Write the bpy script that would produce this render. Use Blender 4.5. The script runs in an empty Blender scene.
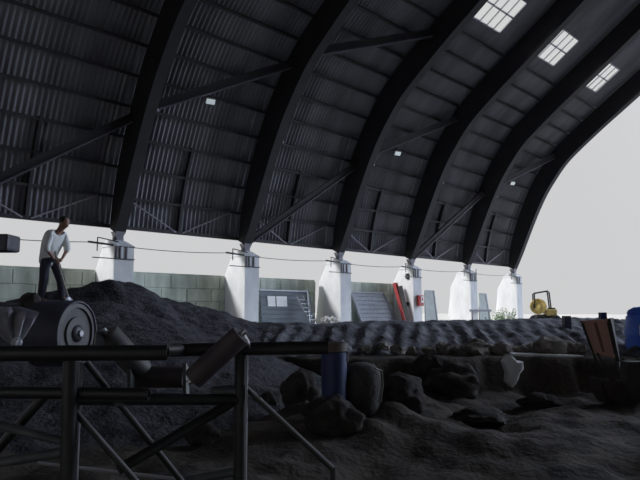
import bpy, bmesh, math, random
from mathutils import Vector, Matrix, noise
random.seed(7)
sc = bpy.context.scene
COL = sc.collection
V = Vector
# ------------------------------------------------------------------ camera
FOC = 620.0
PITCH = math.atan(70 / FOC)
YAW = math.radians(45.28)            # clockwise from the long wall (+X) seen from above: view direction
EYE = V((0, 0, 1.6))
FH = V((math.cos(YAW), math.sin(YAW), 0)); RT = V((math.sin(YAW), -math.cos(YAW), 0)); UPZ = V((0, 0, 1))
FW = FH * math.cos(PITCH) + UPZ * math.sin(PITCH)
UP = -FH * math.sin(PITCH) + UPZ * math.cos(PITCH)
def ray(x, y): return FW + RT * ((x - 320) / FOC) + UP * ((240 - y) / FOC)
def at(x, y, depth): return EYE + ray(x, y) * depth            # point in the place at a distance ahead
def on(x, y, axis, val):                                        # point in the place on a wall plane
    d = ray(x, y); return EYE + d * ((val - EYE[axis]) / d[axis])
def AD(a, d, z=0.0): v = RT * a + FH * d; return V((v.x, v.y, z))   # right / ahead of the camera, height
cam = bpy.data.objects.new('camera', bpy.data.cameras.new('camera')); COL.objects.link(cam)
cam.data.sensor_width = 36; cam.data.lens = 36 * FOC / 640; cam.data.clip_end = 500
cam.matrix_world = Matrix((RT, UP, -FW)).transposed().to_4x4(); cam.location = EYE
sc.camera = cam
# ------------------------------------------------------------------ materials
def mat(name, c1, c2=None, rough=.8, scale=4.0, metal=0.0, bump=0.0, detail=6, stretch=None, spec=.5, bscale=None, coord='Object'):
    m = bpy.data.materials.new(name); m.use_nodes = True
    nt = m.node_tree; b = nt.nodes['Principled BSDF']
    b.inputs['Roughness'].default_value = rough; b.inputs['Metallic'].default_value = metal
    b.inputs['Specular IOR Level'].default_value = spec
    tc = nt.nodes.new('ShaderNodeTexCoord'); mp = nt.nodes.new('ShaderNodeMapping')
    nt.links.new(tc.outputs[coord], mp.inputs['Vector'])
    if stretch: mp.inputs['Scale'].default_value = stretch
    n = nt.nodes.new('ShaderNodeTexNoise'); n.inputs['Scale'].default_value = scale; n.inputs['Detail'].default_value = detail
    nt.links.new(mp.outputs['Vector'], n.inputs['Vector'])
    r = nt.nodes.new('ShaderNodeValToRGB'); r.color_ramp.elements[0].position = .32; r.color_ramp.elements[1].position = .68
    c2 = c2 or tuple(x * .7 for x in c1)
    r.color_ramp.elements[0].color = (*c2, 1); r.color_ramp.elements[1].color = (*c1, 1)
    nt.links.new(n.outputs['Fac'], r.inputs['Fac']); nt.links.new(r.outputs['Color'], b.inputs['Base Color'])
    if bump:
        n2 = nt.nodes.new('ShaderNodeTexNoise'); n2.inputs['Scale'].default_value = bscale or scale * 3; n2.inputs['Detail'].default_value = 8
        nt.links.new(mp.outputs['Vector'], n2.inputs['Vector'])
        bp = nt.nodes.new('ShaderNodeBump'); bp.inputs['Strength'].default_value = bump; bp.inputs['Distance'].default_value = .05
        nt.links.new(n2.outputs['Fac'], bp.inputs['Height']); nt.links.new(bp.outputs['Normal'], b.inputs['Normal'])
    return m
M = {}
M['clad'] = mat('corrugated_sheet', (.25, .255, .285), (.13, .13, .15), rough=.75, scale=.9, stretch=(1, .25, .25))
M['rib'] = mat('rib_timber', (.024, .023, .027), (.015, .014, .017), rough=.8, scale=1.5)
M['purlin'] = mat('purlin_paint', (.035, .033, .039), (.022, .021, .025), rough=.7, scale=3)
M['strut'] = mat('strut_steel', (.30, .29, .34), (.2, .2, .23), rough=.5, scale=5)
M['brace'] = mat('brace_steel', (.12, .12, .15), (.08, .08, .10), rough=.45, scale=5)
M['flash'] = mat('pale_flashing', (.42, .42, .46), (.3, .3, .33), rough=.6, scale=3)
M['concrete'] = mat('column_concrete', (.76, .78, .80), (.60, .62, .65), rough=.9, scale=1.6, bump=.2, stretch=(1, 1, .4))
M['block'] = mat('wall_block_concrete', (.72, .78, .70), (.36, .41, .35), rough=.95, scale=1.6, bump=.3, stretch=(1, 1, .35))
M['slab'] = mat('pale_slab', (.72, .71, .68), (.5, .49, .47), rough=.9, scale=3)
M['floor'] = mat('yard_floor', (.55, .53, .50), (.44, .43, .41), rough=.95, scale=.4)
M['dirt'] = mat('dark_earth', (.094, .077, .062), (.04, .034, .031), rough=.95, scale=2.0, bump=.7, bscale=11, spec=.2)
M['heap'] = mat('black_spoil', (.075, .072, .08), (.02, .019, .024), rough=.9, scale=6, bump=.9, bscale=16, spec=.3)
M['bank'] = mat('grey_earth', (.22, .22, .24), (.055, .055, .062), rough=.95, scale=2.6, bump=.8, bscale=9, spec=.2)
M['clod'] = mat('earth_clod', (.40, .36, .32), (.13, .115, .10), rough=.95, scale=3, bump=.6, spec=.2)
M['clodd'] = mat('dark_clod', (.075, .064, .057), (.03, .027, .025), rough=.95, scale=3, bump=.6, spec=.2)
M['frame'] = mat('frame_paint', (.035, .036, .036), (.022, .021, .02), rough=.45, scale=9, metal=.3)
M['framel'] = mat('frame_grey_pipe', (.16, .18, .18), (.09, .10, .10), rough=.45, scale=9, metal=.3)
M['bright'] = mat('bare_steel', (.55, .56, .60), (.38, .38, .42), rough=.3, scale=12, metal=.8)
M['idler'] = mat('idler_rubber', (.085, .062, .068), (.05, .038, .042), rough=.6, scale=6)
M['drum'] = mat('drum_steel', (.075, .075, .10), (.045, .045, .065), rough=.55, scale=3)
M['drumend'] = mat('drum_end_plate', (.10, .097, .095), (.05, .048, .05), rough=.6, scale=4)
M['tarp'] = mat('tarpaulin', (.42, .42, .47), (.16, .16, .19), rough=.6, scale=4)
M['blue'] = mat('blue_plastic', (.07, .22, .95), (.05, .16, .75), rough=.4, scale=3)
M['bluek'] = mat('blue_drum_plastic', (.03, .045, .15), (.02, .032, .10), rough=.5, scale=3)
M['rim'] = mat('brown_bucket', (.16, .13, .11), (.10, .08, .07), rough=.7, scale=5)
M['white'] = mat('white_paint', (.9, .9, .9), (.85, .85, .85), rough=.6, scale=4)
M['red'] = mat('red_paint', (.42, .05, .05), (.30, .035, .04), rough=.5, scale=3)
M['redw'] = mat('red_brown_board', (.78, .46, .37), (.58, .33, .27), rough=.8, scale=2.5, stretch=(1, 1, .3))
M['redd'] = mat('dark_red_batten', (.30, .17, .14), (.22, .12, .10), rough=.8, scale=4)
M['woodd'] = mat('dark_timber', (.07, .062, .055), (.04, .036, .034), rough=.85, scale=4)
M['galv'] = mat('galvanised', (.42, .45, .50), (.32, .34, .38), rough=.45, scale=6, metal=.4)
M['shed'] = mat('blue_grey_board', (.16, .19, .22), (.11, .135, .16), rough=.7, scale=3, stretch=(.3, 1, 1))
M['panel'] = mat('grey_panel', (.42, .45, .44), (.33, .36, .35), rough=.7, scale=2)
M['yellow'] = mat('yellow_paint', (.78, .60, .16), (.42, .33, .18), rough=.6, scale=5)
M['black'] = mat('black_metal', (.02, .02, .025), (.012, .012, .015), rough=.5, scale=5)
M['skin'] = mat('skin', (.36, .21, .16), (.30, .17, .13), rough=.6, scale=8)
M['shirt'] = mat('pale_shirt', (.86, .88, .86), (.70, .73, .72), rough=.9, scale=5)
M['trouser'] = mat('dark_trousers', (.06, .06, .09), (.04, .04, .06), rough=.9, scale=6)
M['hair'] = mat('dark_hair', (.02, .016, .018), (.01, .009, .01), rough=.6, scale=20)
M['shoe'] = mat('shoe', (.03, .028, .03), rough=.7)
M['wood'] = mat('tool_wood', (.45, .40, .34), (.34, .3, .25), rough=.7, scale=8)
M['leaf'] = mat('leaf_green', (.16, .30, .08), (.10, .20, .05), rough=.7, scale=6)
M['slat'] = mat('gate_slat', (.26, .29, .34), (.19, .21, .25), rough=.6, scale=4)
M['sack'] = mat('dark_sacking', (.075, .068, .06), (.045, .04, .037), rough=.9, scale=7, bump=.4)
def glassy(name):
    m = bpy.data.materials.new(name); m.use_nodes = True; nt = m.node_tree
    for n in list(nt.nodes):
        if n.type != 'OUTPUT_MATERIAL': nt.nodes.remove(n)
    o = nt.nodes['Material Output']; mx = nt.nodes.new('ShaderNodeMixShader'); t = nt.nodes.new('ShaderNodeBsdfTransparent'); l = nt.nodes.new('ShaderNodeBsdfTranslucent')
    t.inputs['Color'].default_value = (.74, .75, .74, 1); l.inputs['Color'].default_value = (.9, .92, .9, 1)
    mx.inputs['Fac'].default_value = .2
    nt.links.new(t.outputs[0], mx.inputs[1]); nt.links.new(l.outputs[0], mx.inputs[2]); nt.links.new(mx.outputs[0], o.inputs['Surface'])
    return m
M['glaze'] = glassy('rooflight_sheet')
M['lamp'] = mat('lamp_lens', (.8, .85, .85), rough=.3)
M['lamp'].node_tree.nodes['Principled BSDF'].inputs['Emission Color'].default_value = (.8, .95, 1, 1)
M['lamp'].node_tree.nodes['Principled BSDF'].inputs['Emission Strength'].default_value = .35
# ------------------------------------------------------------------ mesh helpers
class MB:
    def __init__(s): s.v = []; s.f = []
    def add(s, vs, fs):
        b = len(s.v); s.v += [V(p) for p in vs]; s.f += [tuple(i + b for i in f) for f in fs]; return s
    def hexa(s, lo, hi):      # two quads (4 pts each)
        return s.add(list(lo) + list(hi), [(3, 2, 1, 0), (4, 5, 6, 7), (0, 1, 5, 4), (1, 2, 6, 5), (2, 3, 7, 6), (3, 0, 4, 7)])
    def box(s, c, size, mx=None, bev=0.0):
        x, y, z = (k / 2 for k in size); c = V(c)
        bm = bmesh.new(); bmesh.ops.create_cube(bm, size=1)
        for v in bm.verts: v.co = V((v.co.x * 2 * x, v.co.y * 2 * y, v.co.z * 2 * z))
        if bev: bmesh.ops.bevel(bm, geom=bm.edges[:], offset=bev, segments=2, affect='EDGES', profile=.6)
        bm.verts.index_update()
        R = mx or Matrix.Identity(3)
        s.add([c + R @ v.co for v in bm.verts], [[v.index for v in f.verts] for f in bm.faces]); bm.free(); return s
    def bar(s, p, q, w, h, up=UPZ):
        p = V(p); q = V(q); t = (q - p).normalized(); u = V(up); sd = t.cross(u)
        if sd.length < 1e-4: sd = t.cross(V((1, 0, 0)))
        sd.normalize(); n = sd.cross(t)
        k = [sd * w / 2 + n * h / 2, -sd * w / 2 + n * h / 2, -sd * w / 2 - n * h / 2, sd * w / 2 - n * h / 2]
        return s.hexa([p + x for x in k], [q + x for x in k])
    def loft(s, rings, caps=True, closed=False):
        n = len(rings[0]); b = len(s.v)
        for r in rings: s.v += [V(p) for p in r]
        m = len(rings)
        for i in range(m if closed else m - 1):
            j = (i + 1) % m
            for k in range(n):
                s.f.append((b + i * n + k, b + i * n + (k + 1) % n, b + j * n + (k + 1) % n, b + j * n + k))
        if caps and not closed:
            s.f.append(tuple(b + k for k in range(n))[::-1]); s.f.append(tuple(b + (m - 1) * n + k for k in range(n)))
        return s
    def tube(s, pts, r, seg=12, caps=True, hollow=0.0):
        pts = [V(p) for p in pts]; rr = r if isinstance(r, (list, tuple)) else [r] * len(pts); rings = []; prev = None
        for i, p in enumerate(pts):
            t = (pts[min(i + 1, len(pts) - 1)] - pts[max(i - 1, 0)]).normalized()
            if prev is None:
                a = t.cross(UPZ)
                if a.length < 1e-3: a = t.cross(V((1, 0, 0)))
            else: a = prev - t * prev.dot(t)
            a.normalize(); prev = a; b = t.cross(a)
            rings.append([p + (a * math.cos(k * math.tau / seg) + b * math.sin(k * math.tau / seg)) * rr[i] for k in range(seg)])
        if hollow:           # open pipe: outer wall, annular lips, inner wall
            inner = [[p + (q - p) * (1 - hollow) for q in rg] for p, rg in zip(pts, rings)]
            return s.loft(rings + inner[::-1], closed=True)
        return s.loft(rings, caps)
    def lathe(s, c, axis, prof, seg=24):      # prof: (radius, along)
        c = V(c); t = V(axis).normalized(); a = t.cross(UPZ)
        if a.length < 1e-3: a = V((1, 0, 0))
        a.normalize(); b = t.cross(a)
        rings = [[c + t * h + (a * math.cos(k * math.tau / seg) + b * math.sin(k * math.tau / seg)) * max(r, .0005) for k in range(seg)] for r, h in prof]
        return s.loft(rings, True)
    def blob(s, c, size, seed=0, amp=.25, sub=3, mx=None):
        bm = bmesh.new(); bmesh.ops.create_icosphere(bm, subdivisions=sub, radius=1)
        bm.verts.index_update(); R = mx or Matrix.Identity(3); o = V((seed * 3.7, seed * 1.3, seed * 2.1)); c = V(c)
        out = []
        for v in bm.verts:
            d = 1 + amp * noise.fractal(v.co * 1.3 + o, 1.0, 2.0, 4)
            p = v.co * d; out.append(c + R @ V((p.x * size[0], p.y * size[1], p.z * size[2])))
        s.add(out, [[v.index for v in f.verts] for f in bm.faces]); bm.free(); return s
    def build(s, name, m, parent=None, smooth=False, origin=None):
        pw = parent.matrix_basis.translation if parent is not None else V((0, 0, 0))
        q = parent
        o0 = V((0, 0, 0))
        while q is not None: o0 = o0 + V(q.location); q = q.parent
        base = V(origin) if origin is not None else (o0 if parent is not None else None)
        if base is None:
            xs = [p.x for p in s.v]; ys = [p.y for p in s.v]; zs = [p.z for p in s.v]
            base = V(((min(xs) + max(xs)) / 2, (min(ys) + max(ys)) / 2, min(zs)))
        me = bpy.data.meshes.new(name); me.from_pydata([p - base for p in s.v], [], s.f); me.update()
        bm = bmesh.new(); bm.from_mesh(me); bmesh.ops.recalc_face_normals(bm, faces=bm.faces[:]); bm.to_mesh(me); bm.free()
        if smooth:
            me.shade_smooth()
            try: me.set_sharp_from_angle(angle=math.radians(40))
            except Exception: pass
        me.materials.append(M[m]); o = bpy.data.objects.new(name, me); COL.objects.link(o)
        if parent is not None: o.parent = parent
        o.location = base - o0
        return o
def empty(name, loc, label, cat, group=None):
    o = bpy.data.objects.new(name, None); COL.objects.link(o); o.location = loc; o.empty_display_size = .2
    return tag(o, label, cat, group)
def tag(o, label, cat, group=None, kind=None):
    o['label'] = label; o['category'] = cat
    if group: o['group'] = group
    if kind: o['kind'] = kind
    return o
def struct(o, label=None):
    o['kind'] = 'structure'
    if label: o['label'] = label
    return o
def rotm(xaxis, zaxis=UPZ):
    x = V(xaxis).normalized(); z = V(zaxis); y = z.cross(x).normalized(); z = x.cross(y)
    return Matrix((x, y, z)).transposed()
# ------------------------------------------------------------------ roof shell
# inner line of the ribs (distance to the wall side, height)
INNER = [(21.95, 4.5), (21.45, 5.5), (20.95, 6.6), (20.4, 7.8), (19.85, 8.9), (19.3, 9.85), (18.65, 10.75), (17.95, 11.6), (17.1, 12.35), (15.3, 13.7), (13.0, 15.3), (8.0, 18.85), (-2.0, 25.95)]
TH = [.45, .85, 1.05, 1.15, 1.2, 1.25, 1.27, 1.28, 1.27, 1.22, 1.2, 1.15, 1.0]
def normals(pl):
    out = []
    for i in range(len(pl)):
        a = V((*pl[max(i - 1, 0)], 0)); b = V((*pl[min(i + 1, len(pl) - 1)], 0)); t = (b - a).normalized()
        out.append((t.y, -t.x))
    return out
NI = normals(INNER)
OUTER = [(w + n[0] * t, z + n[1] * t) for (w, z), n, t in zip(INNER, NI, TH)]
OUTER = [(max(w, -2.0), z) for w, z in OUTER]
NO = normals(OUTER)
CL = [(w + n[0] * .24, z + n[1] * .24) for (w, z), n in zip(OUTER, NO)]
CL[0] = (22.62, 4.75); CL[-1] = (-2.0, CL[-1][1])
# arc-length sampling of the cladding line
cum = [0]
for a, b in zip(CL, CL[1:]): cum.append(cum[-1] + math.dist(a, b))
def cl(t, off=0.0):
    t = max(0, min(t, cum[-1] - 1e-6)); i = max(k for k in range(len(cum) - 1) if cum[k] <= t)
    u = (t - cum[i]) / (cum[i + 1] - cum[i]); w = CL[i][0] + (CL[i + 1][0] - CL[i][0]) * u; z = CL[i][1] + (CL[i + 1][1] - CL[i][1]) * u
    dx, dz = CL[i + 1][0] - CL[i][0], CL[i + 1][1] - CL[i][1]; L = math.hypot(dx, dz)
    return (w - dz / L * off, z + dx / L * off)        # off > 0: inwards
def t_of_w(w):
    return min((abs(cl(k * .02)[0] - w), k * .02) for k in range(int(cum[-1] / .02)))[1]
RIBX = [11.05 + 6.12 * k for k in range(-1, 6)]
X0, X1 = -10.0, 42.1
SKY = [(RIBX[k] + 1.9, RIBX[k] + 4.45) for k in (3, 4, 5)]
T0, T1 = t_of_w(15.05), t_of_w(13.5)
PITCHC = .2
def corr(x): return -.036 * math.cos(x / PITCHC * math.tau)
def cladding():
    mb = MB(); nx = int((X1 - X0) / PITCHC * 6); ts = [0, .6, 1.2, 1.8, 2.4, 3.0, 3.6, 4.2, 4.8, 5.4, 6.0, 6.6, 7.2, 7.8, 8.4, 9.0, 9.6, 10.2]
    ts = [t for t in ts if t < T0 - .2] + [T0, T1] + [T1 + k * 1.5 for k in range(1, 20) if T1 + k * 1.5 < cum[-1] - .4] + [cum[-1]]
    xs = [X0 + (X1 - X0) * i / nx for i in range(nx + 1)]; n = len(ts)
    for x in xs:
        for t in ts:
            w, z = cl(t, corr(x)); mb.v.append(V((x, w, z)))
    j0 = ts.index(T0)
    for i in range(nx):
        xm = (xs[i] + xs[i + 1]) / 2; hole = any(a < xm < b for a, b in SKY)
        for j in range(n - 1):
            if hole and j == j0: continue
            mb.f.append((i * n + j, (i + 1) * n + j, (i + 1) * n + j + 1, i * n + j + 1))
    return mb
ceil = struct(cladding().build('ceiling', 'clad', smooth=True, origin=(0, 0, 0)), 'dark corrugated sheet roof curving down to the bright eaves')
# far half of the roof, the wall below it and the unseen rear end
mb = MB()
mir = [(-4 - w, z) for w, z in CL]
for x in (X0, X1): mb.v += [V((x, w, z)) for w, z in mir]
n = len(mir); mb.f = [(i, i + 1, n + i + 1, n + i) for i in range(n - 1)]
struct(mb.build('ceiling', 'clad', origin=(0, 0, 0)), 'other slope of the corrugated roof')
struct(MB().hexa([(X0, -26.62, 0), (X1, -26.62, 0), (X1, -26.82, 0), (X0, -26.82, 0)], [(X0, -26.62, 4.9), (X1, -26.62, 4.9), (X1, -26.82, 4.9), (X0, -26.82, 4.9)]).build('wall_right', 'block'), 'wall on the other side of the shed')
def rear(poly_):
    mb = MB(); k = len(poly_); mb.v = [V((X0, w, z)) for w, z in poly_] + [V((X0 - .1, w, z)) for w, z in poly_]
    mb.f = [tuple(range(k)), tuple(range(k, 2 * k))[::-1]] + [(i, (i + 1) % k, k + (i + 1) % k, k + i) for i in range(k)]; return mb
up_ = [(w, z) for w, z in CL] + mir[::-1][1:]
DW0, DW1, DH = -4.0, 9.0, 4.8            # unseen opening added in the rear end for fill light
struct(rear(up_ + [(-26.62, 0), (DW0, 0), (DW0, DH), (DW1, DH), (DW1, 0), (22.62, 0)]).build('wall_back', 'clad'), 'unseen rear end of the shed with an opening added for fill light')
# purlins, mid-bay studs, V struts, pale flashing strips - welded to the roof shell
PT = [.08 + 1.17 * k for k in range(0, 12)]
for k, t in enumerate(PT):
    mb = MB()
    w, z = cl(t, .13); w2, z2 = cl(t + .05, .13); up = V((0, *(V((w2 - w, z2 - z)).normalized())))
    mb.bar((RIBX[0] - 6, w, z), (X1, w, z), .1 if k else .14, .17 if k else .2, V((0, up.y, up.z)).cross(V((1, 0, 0))))
    mb.build('purlin', 'purlin', ceil)
for rx in RIBX[:-1]:
    xm = rx + 2.85
    mb = MB(); pts = [cl(t, .14) for t in (0.02, 1.2, 2.4, 3.68)]
    for a, b in zip(pts, pts[1:]): mb.bar((xm, *a), (xm, *b), .2, .12, V((1, 0, 0)))
    mb.build('stud', 'purlin', ceil)
    for sg in (-1, 1):
        p = cl(.08, .22); q = cl(1.22, .22)
        MB().tube([(xm + sg * .15, *p), (xm + sg * 2.45, *q)], .035, 6).build('eaves_strut', 'strut', ceil)
for rx in RIBX:
    for sg in (-1,):
        pts = [cl(t, .05) for t in (0.25, 1.2, 2.4, 3.6, 4.8, 6.0)]
        mb = MB()
        for a, b in zip(pts, pts[1:]): mb.bar((rx + sg * .62, *a), (rx + sg * .62, *b), .1, .05, V((1, 0, 0)))
        mb.build('flashing', 'flash', ceil)
# rooflights
for i, (a, b) in enumerate(SKY):
    mb = MB(); N = 24
    for j in range(N + 1):
        x = a + (b - a) * j / N
        for t in (T0, T1): mb.v.append(V((x, *cl(t, .01 * math.cos(x / PITCHC * math.tau)))))
    mb.f = [(2 * j, 2 * j + 2, 2 * j + 3, 2 * j + 1) for j in range(N)]
    win = struct(mb.build(f'window_{i + 1}', 'glaze', smooth=True), 'bright translucent rooflight in the dark roof')
    fr = MB(); tm = (T0 + T1) / 2
    for t in (T0, tm, T1): fr.bar((a, *cl(t, .05)), (b, *cl(t, .05)), .06, .07)
    for j in (0, 1, 2, 3, 4):
        x = a + (b - a) * j / 4; fr.bar((x, *cl(T0, .05)), (x, *cl(T1, .05)), .06 if j in (0, 4) else .045, .06)
    fr.build('glazing_bars', 'strut', win)
# ------------------------------------------------------------------ ribs on concrete piers
RIBLAB = ['dark curved roof rib at the far left edge, its foot left of the picture',
          'dark curved roof rib standing on the pier right of the person on the heap',
          'dark curved roof rib standing on the pier left of the dark boarded panel',
          'dark curved roof rib standing on the pier between boarded panel and galvanised gate',
          'dark curved roof rib standing on the pier with the red alarm box',
          'dark curved roof rib next to last before the open end of the shed',
          'dark curved roof rib outlined against the white sky at the open end']
PIERLAB = ['pale concrete pier out at the far left behind the heap',
           'pale concrete pier rising behind the black spoil heap right of the person',
           'pale concrete pier left of the dark boarded panel',
           'pale concrete pier between the boarded panel and the galvanised gate',
           'pale concrete pier carrying the red alarm box',
           'sunlit concrete pier under the next to last rib',
           'sunlit concrete pier under the last rib at the open end']
def smooth_line(pl, per=4):
    out = []
    for i in range(len(pl) - 1):
        p0 = pl[max(i - 1, 0)]; p1 = pl[i]; p2 = pl[i + 1]; p3 = pl[min(i + 2, len(pl) - 1)]
        for k in range(per):
            u = k / per; f = lambda a, b, c, d: .5 * (2 * b + (c - a) * u + (2 * a - 5 * b + 4 * c - d) * u * u + (3 * b - a - 3 * c + d) * u ** 3)
            out.append(tuple(f(*q) for q in zip(p0, p1, p2, p3)))
    return out + [pl[-1]]
SI = smooth_line(INNER); SO = smooth_line(OUTER)
HW = .22
piers = []
for i, rx in enumerate(RIBX):
    if i == 0: continue          # out of the picture
    r = empty('arch_rib', (rx, 22.1, 4.2), RIBLAB[i], 'roof rib', 'roof ribs along the wall')
    mb = MB()
    mb.loft([[(rx - HW, *a), (rx + HW, *a), (rx + HW, *b), (rx - HW, *b)] for a, b in zip(SI, SO)])
    mb.build('beam', 'rib', r)
    mb = MB(); mb.hexa([(rx - .1, 22.0, 4.22), (rx + .1, 22.0, 4.22), (rx + .1, 22.2, 4.22), (rx - .1, 22.2, 4.22)], [(rx - .2, 21.9, 4.56), (rx + .2, 21.9, 4.56), (rx + .2, 22.3, 4.56), (rx - .2, 22.3, 4.56)])
    mb.tube([(rx - .2, 22.1, 4.3), (rx + .2, 22.1, 4.3)], .07, 10); mb.build('pin_shoe', 'strut', r)
    # bracket with cleat where the conduit crosses the rib
    w, z = INNER[4]; MB().box((rx + HW + .03, w + .12, z), (.1, .16, .12)).build('cleat', 'flash', r)
    # pier: front face towards the hall, deep and flaring outward to its base
    p = empty('concrete_pier', (rx, 22.3, .5), PIERLAB[i], 'pier', 'concrete piers along the open side')
    piers.append(p)
    mb = MB(); xa, xb = rx - .32, rx + .48
    secs = [(21.72, 23.6, .48), (21.72, 23.42, 1.6), (21.72, 23.3, 2.4), (21.72, 23.24, 3.1), (21.72, 23.0, 3.5), (21.72, 22.72, 3.98)]
    mb.loft([[(xa, a, z), (xb, a, z), (xb, b, z), (xa, b, z)] for a, b, z in secs]); mb.build('shaft', 'concrete', p)
    mb = MB(); mb.hexa([(xa - .03, 21.66, 3.98), (xb + .03, 21.66, 3.98), (xb + .03, 22.78, 3.98), (xa - .03, 22.78, 3.98)], [(xa - .02, 21.95, 4.22), (rx + .2, 21.95, 4.22), (rx + .2, 22.4, 4.22), (xa - .02, 22.4, 4.22)])
    mb.build('cap', 'concrete', p)
    for u in (.1, .3, .62): MB().box((xa + .77 * u, 21.70, 3.75), (.06, .05, .5)).build('starter_rail', 'brace', p)
    MB().bar((xa - .85, 21.69, 3.5), (xb + .02, 21.69, 3.5), .03, .035).build('strap', 'black', p)
    mb = MB(); mb.bar((xa - 1.0, 21.75, 4.06), (xa + .1, 21.75, 4.0), .06, .07); mb.tube([(xa - .65, 21.75, 4.25), (xa - .65, 21.75, 3.75)], .02, 6); mb.tube([(xa - .65, 21.75, 4.25), (xa + .2, 21.8, 4.15)], .02, 6)
    mb.build('line_bracket', 'black', p)
# overhead line from pier to pier
for i in range(len(RIBX) - 1):
    a = V((RIBX[i] + .1, 21.6, 4.02)); b = V((RIBX[i + 1] - 1.25, 21.72, 4.05)); pts = []
    a = V((RIBX[i] - 1.25, 21.72, 4.06))
    for k in range(13):
        u = k / 12; q = a.lerp(b, u); q.z -= .12 * 4 * u * (1 - u); pts.append(q)
    nm = ['at the far left behind the person', 'from the pier right of the person', 'above the dark boarded panel', 'above the galvanised gate', 'right of the red alarm box', 'in the bay at the open end'][i]
    tag(MB().tube(pts, .014, 6).build('overhead_wire', 'black'), 'thin dark overhead wire ' + nm, 'wire', 'wires strung between the piers')
# loop hanging from the wire in the fifth bay
c = on(470, 268, 1, 21.7); d = on(470, 281, 1, 21.7); e = on(476, 281, 1, 21.7); g = on(476, 269, 1, 21.7)
tag(MB().tube([c, d, e, g], .025, 6).build('hanging_hook', 'black'), 'thin square hook hanging from the overhead wire near the open end', 'hook')
# wind braces
def rb(x, t, off=.6): return V((x, *cl(t, off)))
BR = [((RIBX[0] + .3, .3), (RIBX[1] - .25, 4.4), 'lower diagonal roof brace at the far left above the person'),
      ((RIBX[2] + .3, .15), (RIBX[3] - .25, 4.6), 'diagonal roof brace rising from the pier by the dark boarded panel'),
      ((RIBX[4] + .3, .15), (RIBX[5] - .25, 4.9), 'diagonal roof brace rising from the pier with the red alarm box'),
      ((RIBX[1] + .3, 4.9), (RIBX[2] - .25, 8.4), 'high diagonal roof brace behind the leftmost floodlight'),
      ((RIBX[3] + .3, 5.3), (RIBX[4] - .25, 8.8), 'high diagonal roof brace above the middle floodlight'),
      ((RIBX[5] + .3, 5.3), (RIBX[6] - .25, 8.8), 'high diagonal roof brace above the rightmost floodlight'),
      ((RIBX[2] + .3, 9.2), (RIBX[3] - .25, 12.4), 'topmost diagonal roof brace in the upper middle of the roof')]
for a, b, lab in BR:
    mb = MB(); t0, t1 = a[1], b[1]; pts = [rb(a[0] + (b[0] - a[0]) * k / 6, t0 + (t1 - t0) * k / 6) for k in range(7)]
    p, q = pts[0], pts[-1]
    br = empty('wind_brace', p, lab, 'brace', 'diagonal braces under the roof')
    MB().bar(p, q, .1, .3).build('web', 'purlin', br)
    MB().bar(p + V((0, -.02, -.17)), q + V((0, -.02, -.17)), .2, .05).build('flange', 'brace', br)  # lit lower edge put into the colour as a paler flange
    MB().bar(p + V((0, -.02, .17)), q + V((0, -.02, .17)), .2, .04).build('flange', 'purlin', br)
# floodlights
for (x, y, tt), lab in zip([(210, 101, 5.9), (397, 153, 6.0), (512, 183, 6.1)], ['small pale floodlight hanging under the roof, leftmost of three', 'small pale floodlight hanging under the roof, middle of three', 'small pale floodlight hanging under the roof, nearest the open end']):
    d = ray(x, y); best = None
    for k in range(300):
        t = 15 + k * .1; pp = EYE + d * t
        if pp.y > 12:
            e_ = min(math.dist((pp.y, pp.z), cl(u * .1, .38)) for u in range(30, 80))
            if best is None or e_ < best[0]: best = (e_, pp)
    c = best[1]
    L = empty('floodlight', c, lab, 'light', 'floodlights under the roof')
    R = rotm(V((-.2, -.80, -.55)))
    MB().box(c, (.16, .42, .26), R, .03).build('housing', 'flash', L)
    MB().box(c - R @ V((-.09, 0, 0)) , (.02, .36, .2), R).build('lens', 'lamp', L); MB().box(c - R @ V((.085, 0, 0)), (.02, .3, .18), R).build('rear_cover', 'white', L)
    MB().tube([c + V((0, 0, .1)), c + V((0, .15, .45))], .025, 6).build('hanger', 'black', L)
# ------------------------------------------------------------------ block wall in the bays
def blockwall(x0, x1, name, lab):
    mb = MB(); z = .3; row = 0; Y = 23.15
    while z < 3.0:
        h = .551; x = x0 - (.45 if row % 2 else 0)
        while x < x1 - .05:
            xa, xb = max(x, x0), min(x + 1.25, x1)
            if xb - xa > .1: mb.box(((xa + xb) / 2, Y + .3 + random.uniform(-.012, .012), z + h / 2), (xb - xa - .02, .6, h - .02), None, .025)
            x += 1.25
        z += h + .005; row += 1
    mb.box(((x0 + x1) / 2, Y + .3, (.3 + z - .03) / 2), (x1 - x0 - .06, .5, z - .03 - .3 + .2))
    return struct(mb.build(name, 'block'), lab)
labs = ['stained block wall behind the person', 'stained block wall behind the spoil heap', 'stained block wall behind the boarded panel', 'stained block wall behind the galvanised gate']
for i in range(0, 4):
    blockwall(RIBX[i] + .49 if i else RIBX[0] - 6, RIBX[i + 1] - .33 - (.35 if i == 2 else 0), 'wall_left', labs[i])
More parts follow.
